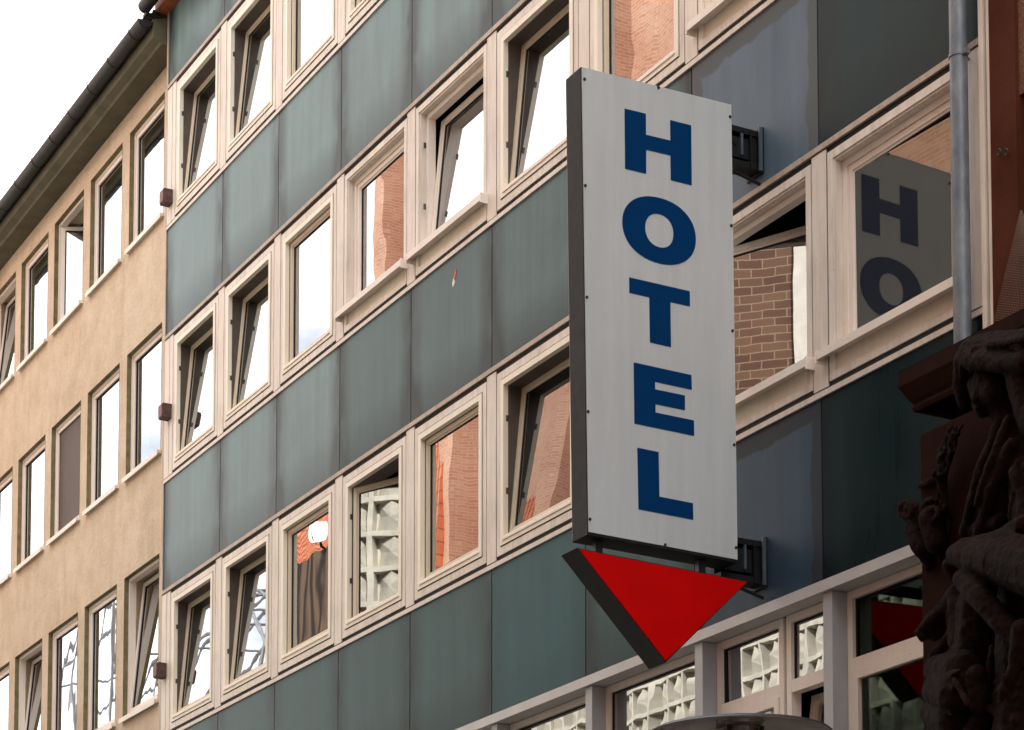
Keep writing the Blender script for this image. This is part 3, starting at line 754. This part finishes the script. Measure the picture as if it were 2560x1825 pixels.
sculpt('torso', [
  (2560, 1080, 55, -.98, 2620, 1300, 90, -.98), (2500, 1060, 16, -1.06, 2450, 1180, 17, -1.10), (2450, 1180, 17, -1.10, 2410, 1330, 15, -1.05),
  (2520, 1050, 14, -1.12, 2478, 1150, 12, -1.18), (2478, 1150, 12, -1.18, 2440, 1260, 10, -1.14), (2530, 1110, 18, -1.14, 2480, 1230, 20, -1.12), (2480, 1230, 20, -1.12, 2430, 1400, 16, -1.0),
  (2540, 1180, 20, -1.18, 2600, 1330, 22, -1.1), (2545, 1150, 8, -1.2, 2520, 1330, 8, -1.12), (2562, 1160, 8, -1.2, 2552, 1330, 8, -1.14), (2575, 990, 24, -1.12, 2590, 1060, 18, -1.15),
  (2540, 1060, 60, -.88, 2520, 1330, 80, -.86), (2600, 1000, 70, -.9, 2620, 1400, 90, -.9), (2470, 1200, 30, -.86, 2450, 1330, 36, -.84)], M['carving'], draped)
wh = [(2388, 1072, 10, -.82, 2372, 1120, 19, -.84), (2372, 1120, 19, -.84, 2352, 1190, 17, -.83), (2352, 1190, 15, -.82, 2366, 1260, 9, -.80),
      (2366, 1260, 8, -.80, 2372, 1330, 7, -.79), (2350, 1190, 9, -.80, 2346, 1300, 7, -.79), (2346, 1300, 7, -.79, 2350, 1400, 8, -.79)]
for i in range(70):
    t = random.random(); cu = 2386-38*t+random.uniform(-20, 20); cv = 1066+130*t; wh.append((cu, cv, random.uniform(4, 7), -.86-random.uniform(0, .05), cu+random.uniform(-3, 3), cv-11, 3, -.89))
sculpt('grain_sheaf', wh, M['carving'], draped, voxel=.009, noise=.006)
scroll = thing('carved_scroll', (-11.5, -.9, 5.3), 'dark carved stone scroll bracket jutting from the pier edge', 'carving')
sc_ = []
for cx0, cy0, r0_ in ((2268, 1276, 26), (2330, 1280, 36)):
    for i in range(22):
        a_ = i*.42; rr = r0_*(1-i/26)
        a2 = (i+1)*.42; r2_ = r0_*(1-(i+1)/26)
        sc_.append((cx0+rr*math.cos(a_), cy0-rr*math.sin(a_), 8, -.82, cx0+r2_*math.cos(a2), cy0-r2_*math.sin(a2), 8, -.87))
sc_ += [(2272, 1280, 18, -.78, 2330, 1285, 30, -.80), (2292, 1320, 34, -.80, 2312, 1370, 32, -.80), (2330, 1300, 36, -.82, 2340, 1360, 28, -.82), (2310, 1370, 24, -.80, 2318, 1405, 16, -.78), (2322, 1400, 12, -.78, 2320, 1420, 12, -.78),
        (2300, 1215, 10, -.76, 2335, 1200, 12, -.78), (2335, 1330, 24, -.8, 2360, 1290, 20, -.8)]
sculpt('scroll', sc_, M['carving'], scroll, voxel=.010)
seated = thing('crouching_statue', (-10.9, -1.2, 3.6), 'dark stone nude figure with bent knee below the veiled head', 'statue')
sculpt('body', [
  (2392, 1388, 30, -1.14, 2425, 1385, 44, -1.18), (2425, 1385, 44, -1.18, 2500, 1400, 62, -1.24), (2500, 1400, 62, -1.24, 2640, 1440, 84, -1.28),   # thigh
  (2374, 1412, 20, -1.12, 2390, 1440, 20, -1.08), (2400, 1362, 14, -1.22, 2470, 1345, 12, -1.24),
  (2408, 1448, 26, -1.28, 2450, 1490, 34, -1.30), (2450, 1490, 34, -1.30, 2505, 1555, 30, -1.28), (2505, 1555, 30, -1.28, 2548, 1598, 24, -1.26),   # crossing shin
  (2560, 1580, 34, -1.28, 2545, 1650, 26, -1.28), (2545, 1650, 24, -1.28, 2528, 1696, 17, -1.30),
  (2526, 1700, 13, -1.30, 2505, 1712, 8, -1.34), (2505, 1712, 7, -1.34, 2488, 1730, 5, -1.34), (2526, 1706, 11, -1.30, 2506, 1726, 7, -1.34), (2506, 1726, 6, -1.34, 2494, 1746, 5, -1.33),
  (2528, 1712, 10, -1.29, 2512, 1738, 6, -1.32), (2512, 1738, 6, -1.32, 2504, 1756, 5, -1.31), (2534, 1716, 10, -1.28, 2522, 1746, 6, -1.3), (2520, 1694, 8, -1.33, 2508, 1690, 6, -1.35),
  (2470, 1362, 20, -1.18, 2560, 1310, 26, -1.2), (2420, 1330, 18, -1.02, 2500, 1300, 22, -1.05), (2440, 1345, 9, -1.2, 2540, 1325, 9, -1.24), (2500, 1330, 8, -1.26, 2600, 1350, 9, -1.3),
  (2470, 1520, 80, -.98, 2450, 1660, 70, -.98), (2580, 1500, 90, -1.0, 2580, 1860, 100, -1.0), (2400, 1490, 36, -.92, 2420, 1600, 50, -.92),
  (2480, 1620, 12, -1.12, 2470, 1740, 9, -1.14), (2505, 1640, 9, -1.16, 2498, 1690, 8, -1.18), (2530, 1760, 26, -1.12, 2500, 1860, 34, -1.14), (2470, 1770, 12, -1.16, 2540, 1800, 12, -1.2)], M['carving'], seated)
sculpt('foot', [(2370, 1520, 26, -.95, 2334, 1550, 22, -1.0), (2334, 1550, 22, -1.0, 2304, 1574, 13, -1.02), (2304, 1574, 11, -1.02, 2290, 1580, 8, -1.02), (2310, 1584, 9, -1.0, 2295, 1592, 6, -1.0), (2316, 1592, 8, -.98, 2303, 1602, 5, -.98), (2385, 1490, 24, -.9, 2370, 1520, 26, -.95), (2350, 1570, 18, -.95, 2335, 1592, 13, -.95)], M['carving'], seated)
lower = thing('coiled_statue', (-11.1, -1.1, 3.0), 'dark stone rounded torso coiled at the foot of the figures', 'statue')
sculpt('body', [
  (2350, 1676, 40, -1.0, 2410, 1680, 58, -1.12), (2355, 1730, 52, -1.04, 2405, 1735, 70, -1.14), (2350, 1785, 48, -1.02, 2395, 1800, 62, -1.12), (2352, 1850, 46, -1.0, 2430, 1880, 64, -1.05),
  (2440, 1690, 30, -1.2, 2450, 1760, 26, -1.18), (2470, 1600, 26, -1.0, 2450, 1690, 24, -1.0), (2440, 1560, 30, -.96, 2400, 1640, 30, -.98), (2335, 1640, 15, -.98, 2368, 1604, 18, -.95),
  (2490, 1750, 22, -1.1, 2430, 1830, 26, -1.15), (2350, 1700, 8, -1.22, 2400, 1675, 8, -1.28), (2352, 1692, 7, -1.22, 2382, 1722, 7, -1.29), (2386, 1700, 10, -1.30, 2420, 1760, 8, -1.30),
  (2330, 1740, 6, -1.16, 2360, 1800, 6, -1.20), (2345, 1730, 6, -1.22, 2378, 1790, 6, -1.26)], M['carving'], lower)
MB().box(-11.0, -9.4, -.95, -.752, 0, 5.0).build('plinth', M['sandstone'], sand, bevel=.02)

# bird net hanging over the pilaster, iron ring hooks
ring = thing('wall_hook', (-11.5, -.06, 7.2), 'two small iron rings fixed to the brown stone pilaster', 'hook')
for u in (2498, 2516):
    q = at(u, 380, 1, -.075); MB().tube([(q.x+.014*math.cos(t*math.pi/8), -.075, q.z+.020*math.sin(t*math.pi/8)) for t in range(17)], .005, 8).build('iron_ring', M['black'], ring)
netm = MB()
A, Bp, Cp = at(2552, 520, 1, -.09), at(2486, 800, 1, -.2), at(2640, 820, 1, -.3)
def np_(s, t): return A.lerp(Bp.lerp(Cp, s), t)+Vector((0, .04*math.sin(t*3)*s, 0))
for i in range(34):
    s_ = i/33; netm.tube([np_(s_, .02+.98*k/8) for k in range(9)], .0014, 4)
for i in range(46):
    t_ = i/45; netm.tube([np_(k/8, .02+.98*t_) for k in range(9)], .0014, 4)
tag(netm.build('bird_net', M['net'], None), 'fine brown bird net stretched over the stone beside the downpipe', 'net')

# ------------------------------------------------------------------ street lamp
L0 = CAM+ray(1850, 1830)*11.5
lamp = thing('street_lamp', (L0.x, L0.y, 0), 'flat disc hooded street lamp rising at the bottom edge under the red arrow', 'street lamp')
lz = L0.z
MB().lathe(L0, [(.0, .075), (.10, .072), (.15, .055), (.24, .035), (.444, -.005), (.458, -.018)]).build('hood', M['lamp_dark'], lamp, True)
MB().lathe(L0, [(.457, -.019), (.452, -.022), (.43, -.012), (.25, .012), (.135, .022), (.0, .022)]).build('hood_lining', M['lamp_under'], lamp, True)
MB().lathe(L0, [(.105, .012), (.105, -.26), (.10, -.26), (.10, .012)], 40).build('glass_cylinder', M['lamp_glass'], lamp, True)
MB().lathe(L0, [(0, .02), (.05, .02), (.05, -.24), (0, -.24)], 24).build('bulb_reflector', M['steel_white'], lamp, True)
for k in range(4):
    a_ = k*math.pi/2+.5; MB().box(L0.x+.118*math.cos(a_)-.008, L0.x+.118*math.cos(a_)+.008, L0.y+.118*math.sin(a_)-.008, L0.y+.118*math.sin(a_)+.008, lz-.28, lz+.015).build('post_rod', M['black'], lamp)
fd = (CAM-L0); fd.z = 0; fd.normalize(); sd = Vector((-fd.y, fd.x, 0))
b0 = L0+fd*.112
MB().tube([b0-sd*.05+V(0, 0, -.2), b0-sd*.05+V(0, 0, -.045), b0-sd*.04+V(0, 0, -.035), b0+sd*.04+V(0, 0, -.035), b0+sd*.05+V(0, 0, -.045), b0+sd*.05+V(0, 0, -.2)], .0045, 8).build('bail_handle', M['zinc'], lamp)
MB().lathe((L0.x, L0.y, 0), [(.0, lz-.26), (.13, lz-.26), (.13, lz-.30), (.05, lz-.42), (.045, 1.2), (.07, 1.1), (.07, .02), (.12, .0)], 24).build('pole', M['lamp_dark'], lamp, True)

# ------------------------------------------------------------------ across the street (seen in the window glass)
blk = thing('relief_block_building', (-31, -16, 0), 'pale cast stone building across the street mirrored in the lower windows', 'building')
bx0, bx1, bz0, bz1, by = -42.0, -20.0, 7.0, 14.0, -12.0
MB().box(bx0, bx1, -22, by-.2, 0, 14.0).build('wall', M['render_pale'], blk)
rel = MB(); S = .56
nxk, nzk = int((bx1-bx0)/S), int((bz1-bz0)/S)
for i in range(nxk):
    for j in range(nzk):
        x, z = bx0+i*S, bz0+j*S; b_ = .040; h = S
        ov = [V(x, by, z), V(x+h, by, z), V(x+h, by, z+h), V(x, by, z+h)]
        iv = [V(x+b_, by, z+b_), V(x+h-b_, by, z+b_), V(x+h-b_, by, z+h-b_), V(x+b_, by, z+h-b_)]
        dv = [p+V(0, -.20, 0) for p in iv]
        m_ = [V(x+h*.42, by-.02, z+b_), V(x+h-b_, by-.24, z+h*.42), V(x+h*.58, by-.02, z+h-b_), V(x+b_, by-.24, z+h*.58)]
        cc_ = V(x+h*.54, by+.04, z+h*.46)
        vs = ov+iv+dv+m_+[cc_]
        fs = [(k, (k+1) % 4, (k+1) % 4+4, k+4) for k in range(4)]+[(k+4, (k+1) % 4+4, (k+1) % 4+8, k+8) for k in range(4)]
        fs += [(8, 12, 16), (12, 9, 16), (9, 13, 16), (13, 10, 16), (10, 14, 16), (14, 11, 16), (11, 15, 16), (15, 8, 16)]
        rel.add(vs, fs)
rel.build('relief_screen', M['stone_pale'], blk)
MB().box(bx0-.1, bx1+.1, by-.3, by+.08, 14.0, 14.25).build('coping', M['render_pale'], blk)
nb = thing('brick_building', (-12, -16, 0), 'brown brick building across the street mirrored in the open window right of the sign', 'building')
MB().box(-20.0, 8, -22, -12.0, 0, 20.5).build('wall', M['brick_near'], nb)
MB().box(-15.75, -15.15, -11.99, -11.88, 0, 20.5).build('pilaster', M['render_pale'], nb)
MB().box(-20.0, 8, -22, -11.8, 20.5, 20.9).build('cornice', M['render_pale'], nb)
ch = thing('brick_church', (-44, -26, 0), 'tall salmon brick church wall across the street mirrored in the middle windows', 'church')
MB().box(-58.6, -29, -34, -18.0, 0, 34.5).build('wall', M['brick_far'], ch)
bt = MB()
for x in (-58.4, -54.0, -50.6, -46.3, -42.6, -38.0): bt.box(x, x+.85, -18.0, -17.3, 0, 33.8 if x < -50 else 31)
bt.build('buttress', M['brick_far'], ch)
hs = thing('tiled_house', (-63, -20, 0), 'house with orange tiled roof across the street mirrored in one window', 'house')
MB().box(-72, -54.55, -28, -17.8, 0, 17.2).build('wall', M['render_pale'], hs)
MB().prism([(-17.3, 17.2), (-17.3, 17.3), (-22.6, 29.4), (-29.0, 17.2)], -72, -54.75, lambda q, t: V(t, q[0], q[1])).build('roof', M['tiles'], hs)
MB().box(-68.5, -59.6, -21, -17.2, 17.2, 21.35).build('dormer', M['dormer_boards'], hs)
MB().prism([(-16.7, 18.2), (-16.8, 18.1), (-18.02, 18.1), (-18.02, 25.6), (-17.95, 25.6)], -58.4, -53.75, lambda q, t: V(t, q[0], q[1])).build('lean_to_roof', M['tiles'], hs)
dish = thing('satellite_dish', (-61.2, -17.1, 21.35), 'white round satellite dish mirrored in a window of the lowest row', 'satellite dish')
dv_, df_ = [], []
cdish = V(-61.15, -17.0, 21.75); nd = V(.62, .72, .15).normalized(); e1 = nd.cross(V(0, 0, 1)).normalized(); e2 = nd.cross(e1)
for k in range(7):
    rr = .34*k/6
    for j in range(28): dv_.append(cdish+(e1*math.cos(2*math.pi*j/28)+e2*math.sin(2*math.pi*j/28))*rr+nd*(.07*(k/6)**2))
for k in range(6):
    for j in range(28): a0 = k*28+j; a1 = k*28+(j+1) % 28; df_.append((a0, a1, a1+28, a0+28))
do = MB().add(dv_, df_).build('reflector', M['curtain_white'], dish, True); do.modifiers.new('thick', 'SOLIDIFY').thickness = .02
MB().tube([cdish, cdish+V(-.1, -.1, -.35), V(-61.25, -17.3, 21.2)], .03).build('mount', M['bracket'], dish)
MB().tube([cdish+e2*.3, cdish+nd*.3], .015).build('feed_arm', M['bracket'], dish)
fr_ = thing('steel_canopy_frame', (-80, -20, 0), 'thin curved steel framework mirrored in the lowest left windows', 'steel framework')
arc = MB()
for k in range(7):
    y = -17-k*1.1
    arc.tube([(-90+20*t/14, y, 20+8.5*math.sin(math.pi*(.12+.76*t/14))+k*.25) for t in range(15)], .075, 6)
for t in range(0, 15, 2):
    z = 20+8.5*math.sin(math.pi*(.12+.76*t/14)); arc.tube([(-90+20*t/14, -16.6, z-.2), (-90+20*t/14, -24, z+1.8)], .05, 6)
for k in range(5):
    arc.tube([(-91+4.4*k, -17.2, 12), (-88.5+4.2*k, -17.2, 29)], .09, 6)
for z in (20.5, 23.2, 26): arc.tube([(-92, -17.3, z), (-70, -17.3, z+.8)], .06, 6)
arc.build('frame', M['steel_white'], fr_)
MB().box(-110, -72.2, -28, -17.8, 0, 17.0).build('base_building', M['render_pale'], fr_)

# ------------------------------------------------------------------ ground
def sheet(name, x0, x1, y0, y1, z, mat, t=.0):
    o = MB().box(x0, x1, y0, y1, z-.2, z).build(name, mat, None); tag(o, kind='structure'); return o
sheet('ground', -300, 300, -300, 300, -.15, M['asphalt'])
sheet('road', -150, 60, -9.0, -3.2, -.13, M['asphalt'])
sheet('pavement', -150, 60, -2.95, .5, 0, M['paving'])
sheet('pavement', -150, 60, -12.0, -9.2, 0, M['paving'])
sheet('kerb', -150, 60, -3.2, -2.95, .004, M['kerb']); sheet('kerb', -150, 60, -9.2, -9.0, .004, M['kerb'])

# ------------------------------------------------------------------ light
SUN_EL, SUN_AZ = 34, 0  # direction towards the sun: +y tilted to +x
sd_ = Vector((.35*math.cos(R(SUN_EL)), .94*math.cos(R(SUN_EL)), math.sin(R(SUN_EL)))).normalized()
sl = bpy.data.lights.new('sun', 'SUN'); sl.energy = 4.2; sl.angle = R(.53); sl.color = (1, .93, .82)
so = bpy.data.objects.new('sun', sl); COL.objects.link(so); so.rotation_euler = sd_.to_track_quat('Z', 'Y').to_euler(); so.location = (0, 20, 40)
w = bpy.data.worlds.new('World'); sc.world = w; w.use_nodes = True; nt = w.node_tree; nt.nodes.clear()
N = nt.nodes.new; Lk = nt.links.new
out = N('ShaderNodeOutputWorld'); bg = N('ShaderNodeBackground'); bg.inputs['Strength'].default_value = .15
sky = N('ShaderNodeTexSky'); sky.sky_type = 'NISHITA'; sky.sun_disc = False; sky.sun_elevation = R(SUN_EL)
sky.sun_rotation = math.atan2(sd_.x, sd_.y); sky.dust_density = 2.5; sky.air_density = 1.0
Lk(sky.outputs[0], bg.inputs[0])
bc = N('ShaderNodeBackground'); bc.inputs['Color'].default_value = (1, .995, .985, 1); bc.inputs['Strength'].default_value = 1.5
tc = N('ShaderNodeTexCoord'); mpn = N('ShaderNodeMapping'); mpn.inputs['Scale'].default_value = (1, 1, 2.2); Lk(tc.outputs['Generated'], mpn.inputs[0])
nz = N('ShaderNodeTexNoise'); nz.inputs['Scale'].default_value = 2.6; nz.inputs['Detail'].default_value = 8; nz.inputs['Roughness'].default_value = .6; Lk(mpn.outputs[0], nz.inputs['Vector'])
rp = N('ShaderNodeValToRGB'); rp.color_ramp.elements[0].position = .31; rp.color_ramp.elements[1].position = .48; Lk(nz.outputs['Fac'], rp.inputs[0])
mxs = N('ShaderNodeMixShader'); Lk(rp.outputs[0], mxs.inputs[0]); Lk(bg.outputs[0], mxs.inputs[1]); Lk(bc.outputs[0], mxs.inputs[2]); Lk(mxs.outputs[0], out.inputs[0])

sc.view_settings.view_transform = 'Standard'; sc.view_settings.look = 'None'; sc.view_settings.exposure = .95; sc.view_settings.gamma = 1
sc.cycles.max_bounces = 8; sc.cycles.transparent_max_bounces = 16; sc.cycles.glossy_bounces = 5; sc.cycles.diffuse_bounces = 4
sc.cycles.use_denoising = True
